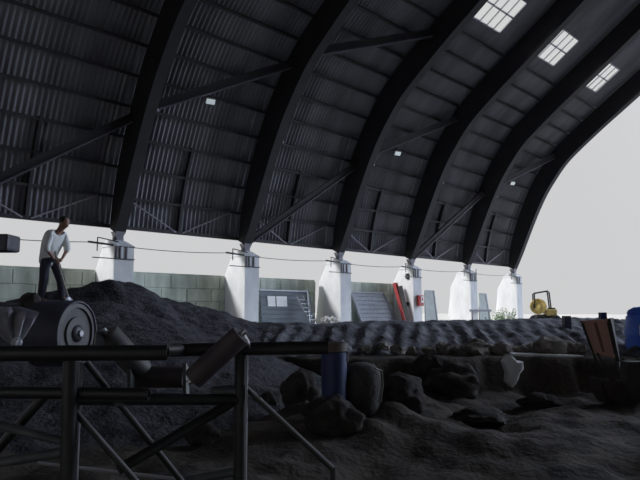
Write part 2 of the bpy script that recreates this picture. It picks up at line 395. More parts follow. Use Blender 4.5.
# ------------------------------------------------------------------ ground
def sstep(a, b, x):
    u = max(0, min(1, (x - a) / (b - a))); return u * u * (3 - 2 * u)
def fr(x, y, s, o=0, oct_=4): return noise.fractal(V((x * s + o, y * s - o, o * .7)), 1.0, 2.0, oct_)
def ground(a, d):
    e = 13.75 + .35 * fr(a, 0, .9, 3) + (.9 * sstep(1.2, -2.5, a)) - .5 * sstep(4.2, 2.0, a)
    h = -.12 * sstep(6, 11, d) + .18 * fr(a, d, .55, 1) + .07 * fr(a, d, 2.2, 5)
    h += .22 * sstep(3.5, 1.0, a) * sstep(8, 12.5, d)
    cut = sstep(e - .55, e, d)
    h += (.42 + .25 * fr(a, d, 1.1, 12)) * math.exp(-((a - .2) ** 2 / 1.6 + (d - 8.6) ** 2 / .9))
    return h * (1 - cut) + cut * (.58 + .035 * fr(a, d, 1.5, 9))
def grid(fn, a0, a1, d0, d1, st, keep=None):
    na, nd = int((a1 - a0) / st), int((d1 - d0) / st); mb = MB(); ok = []
    for i in range(na + 1):
        for j in range(nd + 1):
            a, d = a0 + i * st, d0 + j * st; z = fn(a, d); mb.v.append(AD(a, d, z)); ok.append(keep(a, d, z) if keep else True)
    w = nd + 1
    for i in range(na):
        for j in range(nd):
            q = (i * w + j, (i + 1) * w + j, (i + 1) * w + j + 1, i * w + j + 1)
            if any(ok[k] for k in q): mb.f.append(q)
    if keep:
        used = sorted({k for f in mb.f for k in f}); mp = {k: n for n, k in enumerate(used)}
        mb.v = [mb.v[k] for k in used]; mb.f = [tuple(mp[k] for k in f) for f in mb.f]
    return mb
def gsafe(a, d): return ground(a, d)
struct(grid(gsafe, -13, 14, 1.0, 19.0, .1).build('floor', 'dirt', smooth=True, origin=(0, 0, 0)), 'dug over dark earth floor of the shed')
big = MB()
big.v = [V(p) for p in ((-60, -60, .5), (160, -60, .5), (160, 160, .5), (-60, 160, .5))]
# paved yard in and beyond the shed, left open where the earth has been dug
hole = [AD(-12.9, 1.1), AD(13.9, 1.1), AD(13.9, 18.9), AD(-12.9, 18.9)]
big.v += [V((p.x, p.y, .5)) for p in hole]
big.v += [V((p.x, p.y, .2)) for p in list(big.v)]
big.f = [(8, 9, 13, 12), (9, 10, 14, 13), (10, 11, 15, 14), (11, 8, 12, 15), (0, 1, 5, 4), (1, 2, 6, 5), (2, 3, 7, 6), (3, 0, 4, 7)]
struct(big.build('floor', 'floor', origin=(0, 0, 0)), 'pale paved yard floor beyond the earth banks')
def poly(a, d, line):
    best = None
    for p, q in zip(line, line[1:]):
        px, py = p[0], p[1]; qx, qy = q[0] - px, q[1] - py
        u = max(0, min(1, ((a - px) * qx + (d - py) * qy) / (qx * qx + qy * qy)))
        cx, cy = px + qx * u, py + qy * u; dist = math.hypot(a - cx, d - cy); z = p[2] + (q[2] - p[2]) * u
        sd = qx * (d - cy) - qy * (a - cx)
        if best is None or dist < best[0] - 1e-9: best = (dist, z, sd)
    return best
def mound(a, d, line, front, back, flat=.15, rnd=.4):
    dist, z, sd = poly(a, d, line); x = max(0, dist - flat); s = front if sd < 0 else back
    return z - s * (math.sqrt(x * x + rnd * rnd) - rnd)
LA = [(-11.5, 10.8, 1.6), (-8, 11.6, 1.66), (-6.2, 12.35, 1.74), (-4.9, 12.9, 1.74)]
LB = [(-6.3, 13.6, 1.85), (-5.65, 14.1, 2.1), (-4.95, 14.5, 2.27), (-4.45, 14.8, 2.2), (-3.95, 15.2, 1.9), (-2.8, 15.8, 1.62), (-1.9, 16.3, 1.33), (-.6, 16.6, 1.2)]
def heap(a, d):
    z = max(mound(a, d, LA, .36, .7, .35), mound(a, d, LB, .52, .7, .1))
    return z + .06 * fr(a, d, 1.4, 2) + .05 * fr(a, d, 4.5, 6)
def keep_above(a, d, z): return z > min(ground(a, d), .62) - .08 if d < 19 else z > .4
hp = grid(heap, -12.5, 1.5, 7.0, 20, .09, lambda a, d, z: z > ground(a, d) - .06)
tag(hp.build('spoil_heap', 'heap', smooth=True), 'tall heap of black spoil behind the foreground pipe frame, the person on its left shoulder', 'heap')
LC = [(-2.6, 16.3, 1.22), (1, 17.0, 1.27), (5, 18.6, 1.31), (9.6, 20.9, 1.34), (11.2, 21.6, 1.0)]
def bank(a, d):
    dist, zc, sd = poly(a, d, LC)
    fs = .30 if a < 2 else .30 - .16 * sstep(2, 9, a)
    z = mound(a, d, LC, fs, .5, .12, .3)
    # furrows left by the digger bucket, running down the slope to the right
    g = (math.sin((a - d * .15) * 15 + 2.2 * fr(a, d, .5, 8)) * .032 + .045 * fr((a - d * .15) * 3, d * .5, 1.0, 14)) * sstep(.2, .9, dist)
    lip = .22 * max(0, fr(a, d, 1.3, 4)) * sstep(15.6, 14.4, d)
    return z + (g if sd < 0 else 0) + lip + .05 * fr(a, d, 1.2, 2) + .03 * fr(a, d, 5, 7)
bk = grid(bank, -5, 13.5, 13.3, 25, .09, lambda a, d, z: z > .58 and d > 13.75 + .35 * fr(a, 0, .9, 3) - .5 * sstep(4.2, 2.0, a) - .1)
tag(bk.build('earth_bank', 'bank', smooth=True), 'long low bank of furrowed grey earth running right to the brown crate', 'bank')
# ------------------------------------------------------------------ clods along the lip and boulders below
clods = [(430, 343, 14.2, .16), (445, 346, 14.2, .2), (462, 347, 14.1, .2), (478, 350, 14.0, .26), (492, 343, 14.4, .2), (503, 349, 14.1, .22), (520, 346, 14.3, .18), (533, 343, 14.5, .2),
         (548, 346, 14.2, .3), (566, 345, 14.3, .24), (578, 349, 14.2, .2), (410, 344, 14.2, .14), (384, 343, 14.3, .13), (366, 346, 14.2, .14), (398, 350, 14.0, .16)]
def gz(p):
    return p
names = ['lumpy grey earth clod on the lip of the dig, {} from the left along the row']
ordw = ['third', 'fifth', 'sixth', 'seventh', 'eighth', 'ninth', 'tenth', 'eleventh', 'twelfth', 'thirteenth', 'fourteenth', 'fourth', 'second', 'first', 'fourth small']
order = sorted(range(len(clods)), key=lambda k: clods[k][0])
words = ['first', 'second', 'third', 'fourth', 'fifth', 'sixth', 'seventh', 'eighth', 'ninth', 'tenth', 'eleventh', 'twelfth', 'thirteenth', 'fourteenth', 'fifteenth']
for n_, k in enumerate(order):
    x, y, d, r = clods[k]; c = at(x, y + 3, d); a_, d_ = c.dot(RT), c.dot(FH); c.z = max(bank(a_, d_), ground(a_, d_)) + r * .5
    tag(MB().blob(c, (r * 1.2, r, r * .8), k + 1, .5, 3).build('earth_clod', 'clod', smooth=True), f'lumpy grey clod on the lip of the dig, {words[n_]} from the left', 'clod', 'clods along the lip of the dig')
bould = [(399, 428, 8.6, (.36, .3, .27), 'largest dark boulder in the dig, right of the upright sack'), (300, 390, 9.2, (.28, .22, .33), 'dark earth lump left of the blue barrel'),
         (455, 385, 12.0, (.5, .4, .35), 'broad dark lump against the cut face mid right'),
         (430, 372, 12.8, (.4, .35, .3), 'dark lump high on the cut face above the boulder'), (540, 402, 11.2, (.35, .3, .18), 'low dark lump at the foot of the cut face'),
         (480, 425, 9.6, (.4, .35, .14), 'flat dark lump on the dug floor right of the boulder'), (203, 386, 7.6, (.2, .2, .17), 'brownish lump on the foot of the heap, seen below the slanting roller'), (270, 385, 9.8, (.2, .2, .22), 'small dark lump right of the frame post'), (331, 412, 7.45, (.34, .2, .24), 'dark lump in front of the foot of the blue barrel')]
for k, (x, y, d, s, lab) in enumerate(bould):
    c = at(x, y, d); c.z = max(ground(c.dot(RT), c.dot(FH)) + s[2] * .6, c.z - .1 if k in (2, 3) else -9)
    if k in (6,): c.z = at(x, y, d).z
    g_ = max(ground(c.dot(RT), c.dot(FH)), heap(c.dot(RT), c.dot(FH)))
    if c.z - s[2] > g_ - .05: c.z = g_ + s[2] * .7
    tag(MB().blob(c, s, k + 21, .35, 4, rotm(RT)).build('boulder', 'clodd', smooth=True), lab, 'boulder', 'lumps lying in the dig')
# pale slab edge and the pale chunk under it
p = at(514, 355, 13.55); q = at(584, 357, 13.55)
slab = MB().bar(p + FH * .35, q + FH * .35, .7, .05)
tag(slab.build('slab_edge', 'white'), 'thin pale concrete slab edge over the dark cut', 'slab')
c = at(513, 369, 12.75)
mb = MB(); R = rotm(RT)
pts = []
for k in range(14):
    an = k / 14 * math.tau; r = .2 + .05 * math.sin(3 * an + 1) + .03 * math.sin(5 * an); pts.append((math.cos(an) * r * .85, math.sin(an) * r * 1.35 - (.06 if abs(an - 4.7) < .3 else 0)))
fr_ = [c + RT * x + UPZ * z - FH * .05 for x, z in pts]; bk_ = [c + RT * x + UPZ * z + FH * .25 for x, z in pts]
mb.loft([[c + (p_ - c) * .8 - FH * .04 for p_ in fr_], fr_, bk_]); tag(mb.build('concrete_chunk', 'white', smooth=True), 'pale ragged concrete chunk sticking out of the cut face', 'chunk')
# ------------------------------------------------------------------ objects along the wall
YW = 22.95
def leaning(px, depth0, depth1): return [on(x, y, 1, dd) for (x, y), dd in zip(px, (depth0, depth0, depth1, depth1))]
def drop(p_top, p_bot, z):     # carry the edge on down to the floor
    d = p_bot - p_top; return p_top + d * ((z - p_top.z) / d.z)
# boarded panel with white sheet
tl = on(260, 290, 1, YW - .15); tr = on(306, 291, 1, YW - .15); zf = .5; base = V((tl.x, YW - .45, zf))
pn = empty('boarded_panel', (tl.x, YW - .3, zf), 'dark blue grey boarded panel with a white sheet, leaning on the block wall', 'panel')
W_ = tr.x - tl.x; H_ = tl.z - zf
def PV(u, v, off=0): return V((tl.x + W_ * u, YW - .42 + .27 * v - off, zf + H_ * v))
mb = MB()
for k in range(9): mb.hexa([PV(0, k / 9, .0), PV(1, k / 9, .0), PV(1, k / 9, -.06), PV(0, k / 9, -.06)], [PV(0, (k + .94) / 9, -.02), PV(1, (k + .94) / 9, -.02), PV(1, (k + .94) / 9, -.06), PV(0, (k + .94) / 9, -.06)])
mb.build('boards', 'shed', pn)
mb = MB(); mb.bar(PV(-.01, 1.0), PV(1.02, 1.0), .08, .06); mb.bar(PV(1.02, 1), PV(1.02, 0), .08, .06, V((0, 1, 0))); mb.build('edge_frame', 'galv', pn)
q0 = on(268, 296, 1, YW - .25); q1 = on(287, 306.5, 1, YW - .25); u0, u1 = (q0.x - tl.x) / W_, (q1.x - tl.x) / W_; v1, v0 = (q0.z - zf) / H_, (q1.z - zf) / H_
mb = MB(); um = u0 + (u1 - u0) * .42
for ua, ub in ((u0, um - .012), (um + .012, u1)): mb.hexa([PV(ua, v0, .02), PV(ub, v0, .02), PV(ub, v0, .0), PV(ua, v0, .0)], [PV(ua, v1, .04), PV(ub, v1, .04), PV(ub, v1, .0), PV(ua, v1, .0)])
mb.build('white_sheet', 'white', pn)
# ladder
la = [on(297, 296, 1, 22.4), on(302, 296, 1, 22.4)]
ld = empty('ladder', (la[0].x + .6, 21.9, .5), 'pale metal ladder leaning beside the dark boarded panel', 'ladder')
A0, A1 = V((la[0].x, 22.45, la[0].z)), V((la[1].x + .1, 22.45, la[1].z)); B0, B1 = V((la[0].x + .55, 21.75, .55)), V((la[1].x + .72, 21.75, .55))
for a, b in ((A0, B0), (A1, B1)): MB().bar(a, b, .07, .05).build('stile', 'galv', ld)
for k in range(1, 9): u = k / 9; MB().tube([A0.lerp(B0, u), A1.lerp(B1, u)], .02, 8).build('rung', 'galv', ld)
# tall thin poles at the panel's right side
for k, (x, yt) in enumerate(((307, 289), (310, 296))):
    a = on(x, yt, 1, 22.85); tag(MB().tube([V((a.x + .1, 22.5, .5)), a], .035, 8).build('pole', 'galv'), ['taller', 'shorter'][k] + ' pale pole leaning on the block wall right of the ladder', 'pole', 'poles leaning by the ladder')
# pale rubbish pile before the pier
rub = [(322, 321, .16), (327, 318.5, .16), (333, 318.5, .15), (337, 321, .15), (330, 322, .2), (324, 319, .12)]
rl = ['at the left end', 'in the middle of the top', 'second from the right', 'at the right end', 'at the bottom middle', 'at the top left']
for k, (x, y, r) in enumerate(rub):
    c = on(x, y, 1, 20.9); tag(MB().blob(c, (r, r * .8, r * .75), 50 + k, .5, 2).build('pale_rubble', 'slab', smooth=False), 'pale rubble lump behind the bank, ' + rl[k] + ' of its pile', 'rubble', 'pale rubble by the middle pier')
c = on(330, 321, 1, 20.9); tag(MB().blob(V((c.x, 20.9, .66)), (.75, .5, .3), 60, .3, 3).build('rubble_pile', 'slab', smooth=True), 'low pale mound of rubble under the lumps by the middle pier', 'mound')
# galvanised gate
g = [on(351, 292, 1, YW - .1), on(383, 293, 1, YW - .1)]
zb = .5; gl, gr2 = g[0].x, g[1].x
gt = empty('metal_gate', (gl, YW - .5, zb), 'galvanised slatted gate leaning on the block wall between two piers', 'gate')
TL = V((gl, YW - .1, g[0].z)); TR = V((gr2, YW - .1, g[1].z)); BL = V((gl + .35, YW - .75, zb)); BR_ = V((gr2 + .95, YW - .75, zb))
for a, b in ((TL, BL), (TR, BR_)): MB().bar(a, b, .09, .09).build('stile', 'flash', gt)
for a, b in ((TL, TR), (BL, BR_)): MB().bar(a, b, .08, .09).build('rail', 'flash', gt)
for k in range(9):
    u, v_ = k / 9 + .004, (k + .97) / 9
    MB().hexa([TL.lerp(BL, v_), TR.lerp(BR_, v_), TR.lerp(BR_, v_) + V((0, .04, 0)), TL.lerp(BL, v_) + V((0, .04, 0))], [TL.lerp(BL, u) + V((0, .03, 0)), TR.lerp(BR_, u) + V((0, .03, 0)), TR.lerp(BR_, u) + V((0, .06, 0)), TL.lerp(BL, u) + V((0, .06, 0))]).build('slat', 'slat', gt)
# red leaning girder and a dark strip for its shaded side
a = on(395, 283, 1, 22.6); b = on(405.5, 322, 1, 21.9); b = drop(a, b, .48)
gd = MB(); t = (b - a).normalized(); sx = V((1, 0, 0))
gd.bar(a, b, .05, .26, V((1, 0, 0))); gd.bar(a + sx * .1, b + sx * .1, .2, .03, V((1, 0, 0))); gd.bar(a - sx * .1, b - sx * .1, .2, .03, V((1, 0, 0)))
tag(gd.build('steel_girder', 'red'), 'red steel girder leaning against the pier with the alarm box', 'girder')
a2 = on(400, 286, 1, 21.62); b2 = on(408.5, 322, 1, 21.3); b2 = drop(a2, b2, .48)
tag(MB().bar(a2, b2, .12, .26, V((1, 0, 0))).build('shade_strip', 'woodd'), 'dark strip added for the shaded side of the red girder', 'shade_strip')
# alarm box and switches on the pier
c = on(418, 300.5, 1, 21.66); ab = empty('alarm_box', c, 'red alarm box with a white plate on the concrete pier', 'alarm box')
c = V((RIBX[4] + .18, 21.60, c.z))
MB().box(c, (.42, .22, .62), None, .03).build('housing', 'red', ab)
MB().box(c + V((.03, -.115, .06)), (.24, .03, .36)).build('plate', 'white', ab)
MB().box(c + V((.03, -.135, .08)), (.1, .015, .2)).build('mark', 'red', ab)
for k, (y, lab) in enumerate(((276, 'small dark switch box high on the pier with the alarm box'), (304, 'small dark socket low on the pier with the alarm box'))):
    z_ = on(407, y, 1, 22.0).z; tag(MB().box((RIBX[4] - .39, 22.1, z_), (.08, .2, .32 if k == 0 else .24), None, .02).build('switch_box', 'black'), lab, 'switch')
# grey boards in the open bays
for (xa, yt, xb, yb, lab, w1) in ((425, 290, 438, 322, 'tall grey board leaning right of the alarm box pier', 22.3), (479, 293, 490, 318, 'grey board standing near the open end of the shed', 22.6)):
    tl = on(xa, yt, 1, w1); tr = on(xb - 4, yt + .5, 1, w1); br = on(xb, yb, 1, w1 - .3); bl = on(xa + 1, yb, 1, w1 - .3)
    bl = drop(tl, bl, .48); br = drop(tr, br, .48)
    o_ = V((0, .08, 0)); b_ = empty('grey_board', (bl.x, bl.y, .5), lab, 'board', 'grey boards in the open bays')
    MB().hexa([bl, br, br + o_, bl + o_], [tl, tr, tr + o_, tl + o_]).build('sheet', 'panel', b_)
    MB().bar(tr - V((.05, .02, 0)), br - V((.05, .02, 0)), .08, .03).build('batten', 'galv', b_)
a = on(470, 310.5, 1, 21.5); b = on(491, 310.5, 1, 21.5)
tr_ = empty('barrier_trestle', (a.x, a.y, .5), 'low dark barrier rail before the far grey board', 'barrier')
MB().bar(a, b, .08, .14).build('rail', 'brace', tr_)
for u in (.1, .9): q = a.lerp(b, u); MB().bar(q, V((q.x, q.y, .5)), .06, .06).build('leg', 'brace', tr_)
# green weeds by the open end
def weed(cx, cy, n, h, lab):
    r = empty('weed', (cx, cy, .5), lab, 'plant', 'weeds by the open end'); st = MB(); lf = MB()
    for k in range(n):
        an = random.uniform(0, math.tau); L = h * random.uniform(.6, 1.1); dx = V((math.cos(an), math.sin(an), 0)) * .35 * L
        b0 = V((cx, cy, .47)) + V((random.uniform(-.5, .5), random.uniform(-.4, .4), 0)); tp = b0 + dx + V((0, 0, L)); st.tube([b0, b0.lerp(tp, .5) + V((0, 0, .05)), tp], [.015, .012, .006], 5)
        for j in range(7):
            u = .3 + .7 * j / 7; q = b0.lerp(tp, u); a2 = random.uniform(0, math.tau); dd = V((math.cos(a2), math.sin(a2), .5)) * .16; sdv = V((-math.sin(a2), math.cos(a2), 0)) * .05
            lf.add([q, q + dd * .5 + sdv, q + dd, q + dd * .5 - sdv], [(0, 1, 2, 3)])
    st.build('stem', 'leaf', r); lf.build('leaves', 'leaf', r)
for k, (x, h, lab) in enumerate(((496, 1.0, 'green weed by the grey board, left of the row'), (503, 1.15, 'green weed in the middle of the row by the open end'), (511, 1.25, 'green weed at the right of the row by the open end'))):
    c = on(x, 318, 1, 20.6); weed(c.x, c.y, 14, h, lab)
# ------------------------------------------------------------------ yellow dumper out in the yard
def machine():
    D_ = 46.0; c = at(546, 325, D_); c.z = .5; px = D_ / FOC
    r = empty('dumper', c, 'small yellow dumper with a round skip and black roll bar beyond the bank', 'dumper')
    def L(u, v, w=0): return c + RT * ((u - 546) * px) + FH * w + UPZ * ((at(546, v, D_).z) - .5)
    sk = L(539, 306.5)
    ax = (-FH * .85 - RT * .35 + UPZ * .18).normalized()
    mb = MB(); mb.lathe(sk, ax, [(.12, -.6), (.35, -.55), (.48, -.3), (.56, .0), (.6, .05), (.54, .05), (.48, -.05), (.35, -.22), (.0, -.28)], 20)
    ob = mb.build('skip', 'yellow', r, True)
    MB().box(L(551.5, 312.5, .2), (.8, .8, .5), rotm(RT), .1).build('bonnet', 'yellow', r)
    MB().box(L(547, 316.5, .2), (1.5, .7, .3), rotm(RT), .03).build('chassis', 'black', r)
    MB().box(L(553, 308.5, .2), (.45, .5, .12), rotm(RT), .04).build('seat', 'black', r)
    rb_ = MB()
    for dy in (0, .35): rb_.tube([L(535.5, 308, dy), L(535.5, 294.2, dy), L(537, 293, dy), L(549, 291, dy), L(550.4, 292.5, dy), L(552, 311, dy)], .055, 8)
    rb_.tube([L(549, 291, 0), L(549, 291, .35)], .055, 8); rb_.build('roll_bar', 'black', r, True)
    for u in (538, 554):
        for dy in (-.5, .75):
            wc = L(u, 319, dy); wc.z = .5 + .36
            wh = MB().lathe(wc, FH, [(.2, -.12), (.33, -.12), (.36, -.06), (.36, .06), (.33, .12), (.2, .12)], 18).build('wheel', 'black', r, True)
machine()
# ------------------------------------------------------------------ right-hand group: stub post, tipped crate, bucket, blue tank
c = at(568.5, 333, 17.5); g0 = bank(c.dot(RT), c.dot(FH)) - .06; t_ = at(568.5, 316, 17.5)
tag(MB().hexa([V((c.x, c.y, g0)) + x for x in (RT * -.1, RT * .1, RT * .1 + FH * .2, RT * -.1 + FH * .2)], [V((c.x, c.y, t_.z)) + x for x in (RT * -.09, RT * .09, RT * .09 + FH * .2, RT * -.09 + FH * .2)]).build('stub_post', 'brace'), 'dark stub post set into the bank left of the brown crate', 'post')
c = at(604, 316, 17.0); g0 = bank(c.dot(RT), c.dot(FH)) - .1
tag(MB().hexa([V((c.x, c.y, g0)) + x for x in (RT * -.08, RT * .08, RT * .08 + FH * .16, RT * -.08 + FH * .16)], [V((c.x, c.y, at(604, 312.5, 17).z)) + x for x in (RT * -.08, RT * .08, RT * .08 + FH * .16, RT * -.08 + FH * .16)]).build('stub_post', 'bluek'), 'dark blue stub post peeping over the top of the brown crate', 'post')
dc = 12.2
cr = empty('tipped_crate', at(607, 400, dc), 'red brown wooden crate tipped up on end at the right of the dig', 'crate')
A = at(580.5, 321, dc); B = at(608.5, 318.5, dc - .1); Cc = at(617, 357, dc - .25); Dd = at(592, 352, dc - .15)
dn = (B - A).cross(Dd - A).normalized(); dn = dn if dn.dot(FH) > 0 else -dn
def face(p0, p1, p2, p3, th, off=0.0): return MB().hexa([p + dn * off for p in (p0, p1, p2, p3)], [p + dn * (off + th) for p in (p0, p1, p2, p3)])
def Q(u, v): return A.lerp(B, u).lerp(Dd.lerp(Cc, u), v)
face(Q(.03, .04), Q(.97, .04), Q(.97, 1), Q(.03, 1), .03, .03).build('panel_boards', 'redw', cr)
mb = MB(); mb.v = []
for (u0, u1, v0, v1) in ((0, 1, 0, .09), (0, .08, 0, 1.9), (.92, 1, 0, 1.9), (.45, .56, .05, 1.0), (0, 1, .93, 1.04)):
    q = face(Q(u0, v0), Q(u1, v0), Q(u1, v1), Q(u0, v1), .05); f_ = q.build('top_rail' if v1 < .1 else 'leg' if v1 > 1.5 else 'batten', 'redd' if u0 == .45 else 'woodd' if v1 > 1.5 else 'redw', cr)
e1, e2 = at(619.5, 319, dc + .1), at(634, 366, dc - .05); e3 = at(627, 385, dc - .3)
mb = MB(); B2 = Q(1, 0); C2 = Q(1, 1.75)
s1 = B2 + RT * .22 + FH * .35; s2 = C2 + RT * .16 + FH * .4
mb.hexa([B2, s1, s2, C2], [p + RT * .035 + UPZ * .01 for p in (B2, s1, s2, C2)]); mb.build('side_board', 'woodd', cr)
MB().bar(Q(.2, 1.0), Q(.75, 1.95), .05, .05).build('brace', 'woodd', cr)
MB().bar(at(618, 362, dc - .3), at(623, 387, dc - .3), .06, .05).build('brace', 'framel', cr)
# digger bucket lying at its foot
bc = at(611, 396, 11.6); gzz = ground(bc.dot(RT), bc.dot(FH))
bu = empty('digger_bucket', V((bc.x, bc.y, gzz)), 'dark steel digger bucket lying at the foot of the brown crate', 'bucket')
prof = [(-.28, .26), (-.24, .02), (-.1, -.2), (.12, -.22), (.26, -.05), (.28, .2)]; mb = MB(); th = .03
zc = max(bc.z, gzz + .2)
def BP(p, s): return V((bc.x, bc.y, zc)) + RT * p[0] * 1.0 + UPZ * p[1] + FH * s
rin = [(x * .88, z * .88 + .02) for x, z in prof]
mb.loft([[BP(p, -.25) for p in prof] + [BP(p, -.25) for p in rin[::-1]], [BP(p, .3) for p in prof] + [BP(p, .3) for p in rin[::-1]]]); mb.build('shell', 'idler', bu)
for s in (-.25, .3): MB().loft([[BP(p, s) for p in prof], [BP(p, s + .025) for p in prof]]).build('cheek', 'idler', bu)
# dark post at the right edge before the tank
c = at(633, 395, 11.2); g0 = ground(c.dot(RT), c.dot(FH))
tp = at(634, 362, 11.2)
tag(MB().hexa([V((c.x, c.y, g0 - .05)) + x for x in (RT * -.14, RT * .3, RT * .3 + FH * .3, RT * -.14 + FH * .3)], [V((tp.x, tp.y, tp.z)) + x for x in (RT * -.1, RT * .28, RT * .28 + FH * .3, RT * -.1 + FH * .3)]).build('timber_block', 'woodd'), 'dark upright timber baulk below the blue tank at the right edge', 'timber')
# blue tank
tc = at(653, 340, 14.6); gb = bank(tc.dot(RT), tc.dot(FH)); gb = max(.58, gb)
tk = empty('blue_tank', V((tc.x, tc.y, gb)), 'bright blue plastic tank at the right edge beside the brown crate', 'tank')
top = at(640, 306, 14.6).z; Ht = top - gb
MB().lathe(V((tc.x, tc.y, gb)), UPZ, [(.0, 0), (.56, 0), (.6, .04), (.6, .25 * Ht), (.57, .27 * Ht), (.57, .3 * Ht), (.6, .32 * Ht), (.585, .6 * Ht), (.55, .76 * Ht), (.52, .78 * Ht), (.52, .81 * Ht), (.53, .83 * Ht), (.5, .9 * Ht), (.38, .97 * Ht), (.12, Ht), (0, Ht)], 32).build('body', 'blue', tk, True)
MB().lathe(V((tc.x, tc.y, gb + Ht)), UPZ, [(.0, -.02), (.16, -.02), (.16, .05), (.14, .07), (0, .07)], 20).build('lid', 'blue', tk, True)
def onTank(ang, z, r): dirv = -FH * math.cos(ang) + RT * math.sin(ang); return V((tc.x, tc.y, gb)) + dirv * r + UPZ * z
mb = MB(); rows = []
for zz in (.34 * Ht, .56 * Ht): rows.append([onTank(-.95 + .3 * k / 5, zz, .604) for k in range(6)])
mb.v = rows[0] + rows[1]; mb.f = [(k, k + 1, k + 7, k + 6) for k in range(5)]; mb.build('label', 'white', tk)
mb = MB(); rows = []
for zz in (.4 * Ht, .48 * Ht): rows.append([onTank(-.9 + .2 * k / 5, zz, .612) for k in range(6)])
mb.v = rows[0] + rows[1]; mb.f = [(k, k + 1, k + 7, k + 6) for k in range(5)]; mb.build('label_mark', 'red', tk)
# ------------------------------------------------------------------ blue bucket and sack in the dig
def lay(x, ytop, ybot, d): return at(x, ybot, d), at(x, ytop, d)
bb, bt = lay(334, 343, 388, 8.0); H_ = bt.z - bb.z; gB = ground(bb.dot(RT), bb.dot(FH)); gB = max(gB, heap(bb.dot(RT), bb.dot(FH)))
bz = min(bb.z, gB); H_ = bt.z - bz
bk2 = empty('blue_barrel', V((bb.x, bb.y, bz)), 'dark blue open barrel with a brown rim standing right of the pipe rail end', 'barrel')
o_ = V((bb.x, bb.y, bz))
MB().lathe(o_, UPZ, [(0, 0), (.13, 0), (.15, .02), (.165, H_ * .5), (.17, H_ * .84), (.155, H_ * .86), (.155, H_ * .88)], 24).build('body', 'bluek', bk2, True)
MB().lathe(o_, UPZ, [(.155, H_ * .86), (.175, H_ * .88), (.17, H_), (.15, H_), (.14, H_ * .9), (0, H_ * .89)], 24).build('rim', 'rim', bk2, True)
MB().box(o_ + RT * .175 + UPZ * H_ * .8 - FH * .02, (.03, .05, .14), rotm(RT), .008).build('handle', 'flash', bk2)  # small pale block for the upright streak beside the rim
sb, stp = lay(361, 363, 418, 8.2); gS = ground(sb.dot(RT), sb.dot(FH)); z0 = min(sb.z, gS); Hs = stp.z - z0
sk = empty('earth_sack', V((sb.x, sb.y, z0)), 'dark bulging sack standing upright right of the blue barrel', 'sack')
mb = MB(); prof = [(.02, 0), (.2, .0), (.25, .06), (.27, .3 * Hs), (.28, .6 * Hs), (.26, .82 * Hs), (.19, .95 * Hs), (.08, Hs), (.01, Hs)]; rings = []
for r, h in prof:
    rings.append([V((sb.x, sb.y, z0 + h)) + (RT * math.cos(k / 20 * math.tau) * 1.0 + FH * math.sin(k / 20 * math.tau) * .9) * (r * (1 + .12 * noise.noise(V((math.cos(k / 20 * math.tau) * 1.5, math.sin(k / 20 * math.tau) * 1.5, h * 3))))) for k in range(20)])
mb.loft(rings); mb.build('body', 'sack', sk, True)
MB().tube([V((sb.x, sb.y, z0)) + RT * .17 - FH * .2 + UPZ * .95 * Hs * .97, V((sb.x, sb.y, z0)) + RT * .27 - FH * .1 + UPZ * .86 * Hs, V((sb.x, sb.y, z0)) + RT * .285 - FH * .06 + UPZ * .6 * Hs, V((sb.x, sb.y, z0)) + RT * .25 - FH * .1 + UPZ * .3 * Hs], .014, 8).build('edge_strip', 'rim', sk, True)  # paler strip down the right edge of the sack
# ------------------------------------------------------------------ foreground pipe frame of the conveyor
fb = at(71, 470, 3.0); fz = ground(fb.dot(RT), fb.dot(FH))
cf = empty('conveyor_frame', V((fb.x, fb.y, fz)), 'dark welded pipe frame of a conveyor in the left foreground, without its belt', 'conveyor frame')
def pipe(name, pts, r, m='frame', hollow=0.0, seg=14): return MB().tube(pts, r, seg, True, hollow).build(name, m, cf, True)
pipe('top_rail', [at(-120, 354, 2.95), at(168, 352.5, 3.0)], .038, hollow=.25)
pipe('top_rail', [at(172, 350, 3.45), at(328, 347.5, 3.45)], .037, hollow=.25)
pipe('joint_pipe', [at(150, 351, 3.05), at(182, 350, 3.45)], .032)
def down(x, y, d):
    p = at(x, y, d); g = ground(p.dot(RT), p.dot(FH)); return V((p.x, p.y, g - .03))
def post(x, y, d, r, m='frame'):
    t = at(x, y, d); pipe('post', [t, down(x, 470, d)], r, m)
post(71, 352, 3.02, .036); post(240.5, 349, 3.46, .034)
t = at(81, 362, 3.1); pipe('edge_glint', [t, V((t.x, t.y, down(81, 470, 3.1).z))], .010, 'flash', seg=10)  # pale pipe stands in for the shiny line on the post's right edge
t = at(247, 352, 3.44); pipe('edge_glint', [t, V((t.x, t.y, down(247, 470, 3.44).z))], .008, 'flash', seg=10)  # second post's bright right edge, painted in the same way
pipe('middle_rail', [at(-100, 391, 3.05), at(149, 394, 3.05)], .030, hollow=.25)
pipe('middle_rail', [at(74, 399, 3.05), at(246, 399.5, 3.46)], .030, 'frame')
pipe('corner_bend', [at(212, 391, 3.4), at(232, 390, 3.44), at(238, 393, 3.45), at(244, 398, 3.46)], .028, 'framel')
for a, b, r, m in ((at(86, 362, 3.1), at(182, 482, 3.3), .016, 'frame'), (at(72, 408, 3.05), at(140, 486, 3.0), .017, 'frame'), (at(48, 392, 3.05), at(-8, 456, 3.1), .024, 'frame'),
                   (at(-40, 415, 2.9), at(66, 442, 3.02), .022, 'framel'), (at(-40, 468, 2.9), at(64, 452, 3.02), .025, 'framel'), (at(118, 470, 3.1), at(236, 400, 3.46), .028, 'frame'),
                   (at(178, 482, 3.3), at(242, 470, 3.46), .026, 'framel'), (at(242, 384, 3.46), at(334, 470, 3.3), .016, 'frame')):
    pipe('brace', [a, b], r, m)
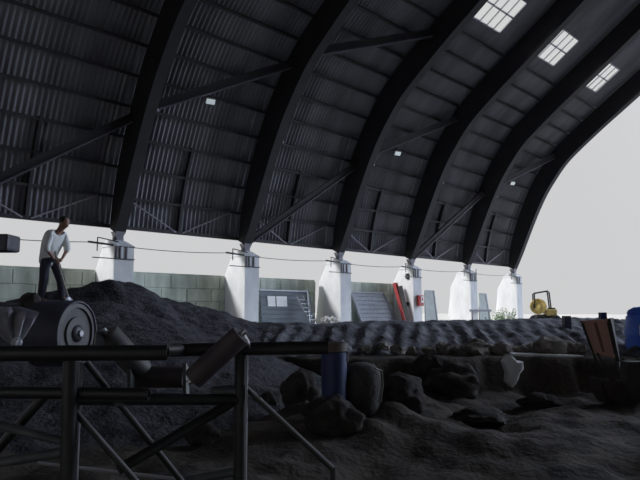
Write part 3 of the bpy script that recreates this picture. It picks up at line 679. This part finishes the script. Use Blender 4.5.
for a, b, k in ((at(88, 361, 3.085), at(184, 481, 3.285), 0), (at(75, 408, 3.03), at(142, 485, 2.98), 0), (at(243, 382.4, 3.44), at(334, 467.4, 3.285), 0)):
    pipe('brace_glint', [a, b], .006, 'flash', seg=8)  # pale strips stand in for the highlight along the braces
pipe('brace', [at(333, 467, 3.3), down(334, 475, 3.3)], .015)
pipe('tie_rod', [at(38, 463, 3.3), at(178, 479, 3.35)], .009, 'flash', seg=8)
# troughing idler set
def idler(a, b, r, m='idler'):
    t = (b - a).normalized(); L = (b - a).length
    o = MB().lathe(a, t, [(r * .55, 0), (r * .95, 0), (r, .012), (r, L - .012), (r * .95, L), (r * .55, L)], 24).build('idler_roller', m, cf, True)
    sh = MB().tube([a - t * .035, b + t * .035], r * .25, 10).build('shaft', 'bright', o, True)
    return o
idler(at(107, 334, 3.5), at(142, 372, 3.6), .070, 'drumend')
idler(at(134, 377, 3.6), at(184, 377, 3.6), .062)
idler(at(193, 379, 3.3), at(241, 335, 3.3), .060)
for x, y0, y1 in ((131, 362, 394), (186, 366, 394)): MB().bar(at(x, y0, 3.58), at(x, y1 + 3, 3.4), .02, .06, FH).build('idler_bracket', 'framel', cf)
MB().bar(at(243, 334, 3.32), at(250, 346, 3.44), .012, .05, FH).build('idler_bracket', 'bright', cf)
MB().bar(at(100, 334, 3.5), at(98, 352, 3.1), .012, .05, FH).build('idler_bracket', 'frame', cf)
MB().bar(at(110, 404, 3.12), at(190, 398, 3.5), .08, .02).build('cross_member', 'frame', cf)
# ------------------------------------------------------------------ drum pulley
dd_ = 8.6; c1 = at(78, 334, dd_ - .35); c0 = at(40, 331, dd_ + .3)
axv = (RT * .971 - FH * .239).normalized(); Rr = .46; c1 = at(78, 333.5, dd_); Ld = .6; c0 = c1 - axv * Ld
dr = empty('drum_pulley', V((c1.x, c1.y, c1.z - Rr)), 'large dark steel drum lying on the heap below the person', 'drum')
MB().lathe(c0, axv, [(.05, 0), (Rr * .9, 0), (Rr, .03), (Rr, Ld - .03), (Rr * .965, Ld), (Rr * .93, Ld), (Rr * .9, Ld - .06)], 40).build('shell', 'drum', dr, True)
MB().lathe(c1, axv, [(Rr * .92, -.06), (Rr * .9, -.02), (Rr * .78, -.015), (Rr * .76, -.045), (Rr * .5, -.05), (Rr * .48, -.02), (Rr * .3, -.015), (.0, -.01)], 40).build('end_plate', 'drumend', dr, True)
hb = MB().lathe(c1, axv, [(.0, -.02), (.12, -.02), (.12, .0), (.1, .015), (.08, .03), (0, .03)], 20).build('hub', 'black', dr, True)
MB().lathe(c1, axv, [(0, .02), (.05, .02), (.045, .06), (0, .06)], 6).build('axle_end', 'bright', hb)
# lump of earth behind the drum
c = at(31, 303, 9.6); hz = heap(c.dot(RT), c.dot(FH))
tag(MB().blob(V((c.x, c.y, at(31, 303, 9.6).z)), (.16, .2, .16), 71, .3, 3).build('dark_bundle', 'clodd', smooth=True), 'dark lump between the gathered tarpaulin and the drum', 'lump')
# gathered tarpaulin
tc2 = at(14, 343, 6.2); tt = empty('tarpaulin_bundle', tc2, 'grey pleated tarpaulin gathered to a knot at the left edge', 'tarpaulin')
mb = MB(); rings = []; NS = 48
for k in range(15):
    u = k / 14; zc_ = at(14, 343, 6.2).z + u * .36; rad = .035 + .22 * (u ** .75) if u < .86 else .035 + .22 * (.86 ** .75) * (1 - (u - .86) / .14 * .75)
    rings.append([V((tc2.x, tc2.y, zc_)) - RT * .06 * u + (RT * math.cos(j / NS * math.tau) * 1.0 + FH * math.sin(j / NS * math.tau) * .7) * rad * (1 + .26 * math.cos(j * 9 / NS * math.tau + .8 * math.sin(u * 4))) for j in range(NS)])
mb.loft(rings); mb.build('folds', 'tarp', tt, True)
mb = MB(); mb.blob(at(17, 342, 6.1), (.05, .05, .045), 8, .4, 3); mb.build('knot', 'flash', tt, True)
# dark beam poking in from the left
a, b = at(-60, 243.5, 7.0), at(14.5, 243.5, 7.0)
mb = MB(); mb.box((a + b) / 2, ((b - a).length, .3, .19), rotm(b - a), .03)
bm_ = empty('machine_boom', a, 'dark blunt machine boom end poking in at the left edge beside the person', 'boom')
mb.build('boom_end', 'drum', bm_); 
low = at(-58, 243, 7.0)
MB().bar(low, V((low.x, low.y, heap(low.dot(RT), low.dot(FH)) - .05)), .2, .2).build('stand', 'drum', bm_)
# ------------------------------------------------------------------ person with a shovel
PD = 12.3; org = at(53, 301, PD); og = heap(org.dot(RT), org.dot(FH)); org.z = og
ps = empty('person', org, 'person in a pale shirt and dark trousers bending over a shovel on the heap', 'person')
fx = (RT * .93 - FH * .37).normalized(); fy = UPZ.cross(fx)       # facing right and a little towards us
S = PD / FOC
PS = 1.07
def B_(x, y, z): return org + (fx * x + fy * y + UPZ * z) * PS
def bake(name, verts, edges, radii, m, parent, root=0, sub=2, extra=None):
    me = bpy.data.meshes.new(name); o0 = org if parent is ps else org
    me.from_pydata([v - org for v in verts], edges, []); o = bpy.data.objects.new(name, me); COL.objects.link(o)
    bm = bmesh.new(); bm.from_mesh(me); lay_ = bm.verts.layers.skin.verify(); bm.verts.ensure_lookup_table()
    for v, r in zip(bm.verts, radii): v[lay_].radius = (r, r) if not isinstance(r, tuple) else r; v[lay_].use_root = False
    bm.verts[root][lay_].use_root = True; bm.to_mesh(me); bm.free()
    sk_ = o.modifiers.new('skin', 'SKIN'); sk_.use_smooth_shade = True; ss = o.modifiers.new('sub', 'SUBSURF'); ss.levels = sub; ss.render_levels = sub
    dg = bpy.context.evaluated_depsgraph_get(); dg.update(); nm = bpy.data.meshes.new_from_object(o.evaluated_get(dg))
    bpy.data.objects.remove(o)
    if extra:
        bm = bmesh.new(); bm.from_mesh(nm); extra(bm); bm.to_mesh(nm); bm.free()
    nm.materials.clear(); nm.materials.append(M[m]); nm.shade_smooth(); nm.name = name
    ob = bpy.data.objects.new(name, nm); COL.objects.link(ob); ob.parent = parent
    return ob
J = dict(pelvis=(-.17, 0, .80), spine=(-.15, 0, 1.0), chest=(-.03, 0, 1.2), neck=(.075, 0, 1.33), skull=(.155, 0, 1.42), crown=(.19, 0, 1.53),
         lsh=(.02, .17, 1.27), lel=(.10, .2, 1.02), lwr=(.12, .05, .82), rsh=(.02, -.17, 1.27), rel=(-.01, -.22, 1.0), rwr=(.05, -.06, .80),
         lhip=(-.10, .09, .76), lkn=(.06, .11, .42), lan=(.10, .12, .09), ltoe=(.27, .13, .035), rhip=(-.14, -.09, .76), rkn=(-.15, -.1, .42), ran=(-.2, -.1, .07), rtoe=(-.03, -.13, .03))
K = list(J); ix = {k: i for i, k in enumerate(K)}
ED = [('pelvis', 'spine'), ('spine', 'chest'), ('chest', 'neck'), ('neck', 'skull'), ('skull', 'crown'), ('chest', 'lsh'), ('lsh', 'lel'), ('lel', 'lwr'), ('chest', 'rsh'), ('rsh', 'rel'), ('rel', 'rwr'),
      ('pelvis', 'lhip'), ('lhip', 'lkn'), ('lkn', 'lan'), ('lan', 'ltoe'), ('pelvis', 'rhip'), ('rhip', 'rkn'), ('rkn', 'ran'), ('ran', 'rtoe')]
RD = dict(pelvis=.13, spine=.12, chest=.14, neck=.055, skull=.085, crown=.075, lsh=.06, lel=.042, lwr=.028, rsh=.06, rel=.042, rwr=.028, lhip=.085, lkn=.055, lan=.04, ltoe=.03, rhip=.085, rkn=.055, ran=.04, rtoe=.03)
def add_mb(bm, mbx):
    vs = [bm.verts.new(v - org) for v in mbx.v]
    for f in mbx.f:
        try: bm.faces.new([vs[i] for i in f])
        except ValueError: pass
tool_top = B_(-.02, -.02, 1.02); tool_bot = B_(.34, .02, .10)
td = (tool_bot - tool_top).normalized()
def head_hands(bm):
    hc = B_(.185, 0, 1.485); ff = (fx * .86 - UPZ * .5).normalized(); uu = fy.cross(ff) * -1
    if uu.z < 0: uu = -uu
    mb = MB(); R = Matrix((ff, fy, uu)).transposed()
    mb.blob(hc, (.1, .078, .125), 3, .03, 3, R)                                        # skull and face
    mb.loft([[hc + ff * .085 + uu * .03, hc + ff * .087 - uu * .02 + fy * .014, hc + ff * .087 - uu * .02 - fy * .014], [hc + ff * .09 + uu * .03, hc + ff * .128 - uu * .022 + fy * .009, hc + ff * .128 - uu * .022 - fy * .009]])  # nose
    for s in (-1, 1):
        mb.blob(hc + ff * .087 + fy * s * .03 + uu * .02, (.012, .014, .009), 2, .0, 2, R)     # eyes
        mb.blob(hc + fy * s * .08 - uu * .005, (.022, .012, .034), 4, .05, 2, R)                # ears
    mb.blob(hc + ff * .092 - uu * .06, (.014, .026, .008), 5, .0, 2, R)                         # mouth
    for w_, s in (('lwr', 1), ('rwr', -1)):
        q = B_(*J[w_]); u = max(0, min(1, (q - tool_top).dot(td) / (tool_bot - tool_top).length)); g_ = tool_top + td * (q - tool_top).dot(td)
        if w_ == 'lwr': g_ = g_ + td * .05
        side = (q - g_).normalized(); pc = g_ + side * .035; acr = td.cross(side).normalized()
        mb.tube([q, q.lerp(pc, .6), pc + td * .0], [.027, .036, .034], 8)
        for k, L in enumerate((.9, 1.0, .95, .78)):                                             # four fingers closed round the shaft
            o2 = td * (.036 - .024 * k); rr = .03
            pts = [g_ + o2 + (side * math.cos(an) + acr * math.sin(an)) * rr for an in [(-.1 + L * j * .75) for j in range(6)]]
            mb.tube(pts, [.011, .011, .0105, .010, .0095, .008], 6)
        pts = [g_ + td * .045 + (side * math.cos(an) - acr * math.sin(an)) * .03 for an in (.2, .9, 1.6, 2.2)]
        mb.tube(pts, [.013, .012, .011, .009], 6)                                               # thumb against them
    add_mb(bm, mb)
bake('body', [B_(*J[k]) for k in K], [(ix[a], ix[b]) for a, b in ED], [RD[k] for k in K], 'skin', ps, extra=head_hands)
# clothes
def sub(keys, edges, rad, name, m):
    kk = list(keys); ii = {k: i for i, k in enumerate(kk)}
    return bake(name, [B_(*keys[k]) for k in kk], [(ii[a], ii[b]) for a, b in edges], [rad[k] for k in kk], m, ps)
ush = lambda a, b, u: tuple(J[a][i] + (J[b][i] - J[a][i]) * u for i in range(3))
sub(dict(hem=(-.20, 0, .665), pelvis=J['pelvis'], spine=J['spine'], chest=J['chest'], coll=(.06, 0, 1.31), lsh=J['lsh'], lm=J['lel'], lc=ush('lel', 'lwr', .35), rsh=J['rsh'], rm=J['rel'], rc=ush('rel', 'rwr', .35)),
    [('hem', 'pelvis'), ('pelvis', 'spine'), ('spine', 'chest'), ('chest', 'coll'), ('chest', 'lsh'), ('lsh', 'lm'), ('lm', 'lc'), ('chest', 'rsh'), ('rsh', 'rm'), ('rm', 'rc')],
    dict(hem=.165, pelvis=.18, spine=.18, chest=.2, coll=.09, lsh=.095, lm=.072, lc=.062, rsh=.095, rm=.072, rc=.062), 'shirt', 'shirt')
sub(dict(pelvis=J['pelvis'], waist=(-.155, 0, .93), lhip=J['lhip'], lkn=J['lkn'], lan=(.10, .12, .07), rhip=J['rhip'], rkn=J['rkn'], ran=(-.2, -.1, .06)),
    [('pelvis', 'waist'), ('pelvis', 'lhip'), ('lhip', 'lkn'), ('lkn', 'lan'), ('pelvis', 'rhip'), ('rhip', 'rkn'), ('rkn', 'ran')],
    dict(pelvis=.12, waist=.1, lhip=.115, lkn=.09, lan=.08, rhip=.115, rkn=.09, ran=.08), 'trousers', 'trouser')
hc = B_(.17, 0, 1.525); ff = (fx * .86 - UPZ * .5).normalized()
MB().blob(hc, (.105, .088, .095), 9, .08, 3, Matrix((ff, fy, fy.cross(ff) * -1)).transposed()).build('hair', 'hair', ps, True)
for s, a_, t_2 in ((1, 'lan', 'ltoe'), (-1, 'ran', 'rtoe')):
    p, q = B_(*J[a_]), B_(*J[t_2]); p.z = min(p.z, q.z + .02)
    bk_s = (p - q).normalized(); mb = MB(); sdv = fy
    rings = []
    for u, w_, h_ in ((-.28, .03, .05), (-.2, .04, .08), (.15, .045, .09), (.6, .05, .06), (.95, .045, .045), (1.12, .02, .025)):
        c_ = p.lerp(q, u); zb_ = c_.z - .035
        rings.append([c_ + sdv * (w_ * math.cos(k / 10 * math.tau)) + UPZ * (-.035 + h_ / 2 + h_ / 2 * math.sin(k / 10 * math.tau) + (.0)) for k in range(10)])
    mb.loft(rings); mb.build('shoe', 'shoe', ps, True)
sv = empty('shovel', tool_bot, 'long handled shovel held by the person on the heap', 'shovel')
MB().tube([tool_top, tool_bot], .017, 10).build('handle', 'wood', sv, True)
mb = MB(); ac = td.cross(fy).normalized(); rows = []
for u, w_ in ((0, .05), (.06, .11), (.18, .115), (.26, .08), (.3, .02)):
    rows.append([tool_bot + td * u + fy * w_ * s + ac * (.02 * (1 - s * s) + o2) for o2 in (0,) for s in (-1, -.5, 0, .5, 1)] + [tool_bot + td * u + fy * w_ * s + ac * (.02 * (1 - s * s) + .006) for s in (1, .5, 0, -.5, -1)])
mb.loft(rows); mb.build('blade', 'bright', sv, True)
# ------------------------------------------------------------------ daylight
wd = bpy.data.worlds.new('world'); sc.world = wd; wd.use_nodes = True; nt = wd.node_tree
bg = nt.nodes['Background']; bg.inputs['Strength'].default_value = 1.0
# overcast sky; bright patch added right of the view to light the interior
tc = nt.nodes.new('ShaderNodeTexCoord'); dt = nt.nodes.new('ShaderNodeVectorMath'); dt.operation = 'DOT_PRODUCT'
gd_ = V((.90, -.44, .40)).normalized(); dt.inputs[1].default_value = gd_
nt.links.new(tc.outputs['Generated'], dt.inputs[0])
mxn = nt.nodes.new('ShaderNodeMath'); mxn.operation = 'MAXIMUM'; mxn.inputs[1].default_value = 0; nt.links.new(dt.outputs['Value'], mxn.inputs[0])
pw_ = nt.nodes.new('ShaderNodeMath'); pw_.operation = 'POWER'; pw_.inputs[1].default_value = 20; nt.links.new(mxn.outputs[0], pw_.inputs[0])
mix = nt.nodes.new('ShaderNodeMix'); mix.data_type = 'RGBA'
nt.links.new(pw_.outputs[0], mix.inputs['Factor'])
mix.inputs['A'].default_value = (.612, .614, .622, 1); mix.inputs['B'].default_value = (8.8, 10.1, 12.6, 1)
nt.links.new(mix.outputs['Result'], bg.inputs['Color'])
sun = bpy.data.objects.new('sun', bpy.data.lights.new('sun', 'SUN')); COL.objects.link(sun)
sun.data.energy = 3.5; sun.data.angle = math.radians(12); sun.data.color = (1, .98, .95)
sd = V((-.78, .42, .62)).normalized()          # towards the sun: over the wall, from the left
sun.rotation_euler = sd.to_track_quat('Z', 'Y').to_euler()
vs = sc.view_settings; vs.view_transform = 'Standard'; vs.look = 'None'; vs.gamma = 1; vs.exposure = 0; vs.use_curve_mapping = False
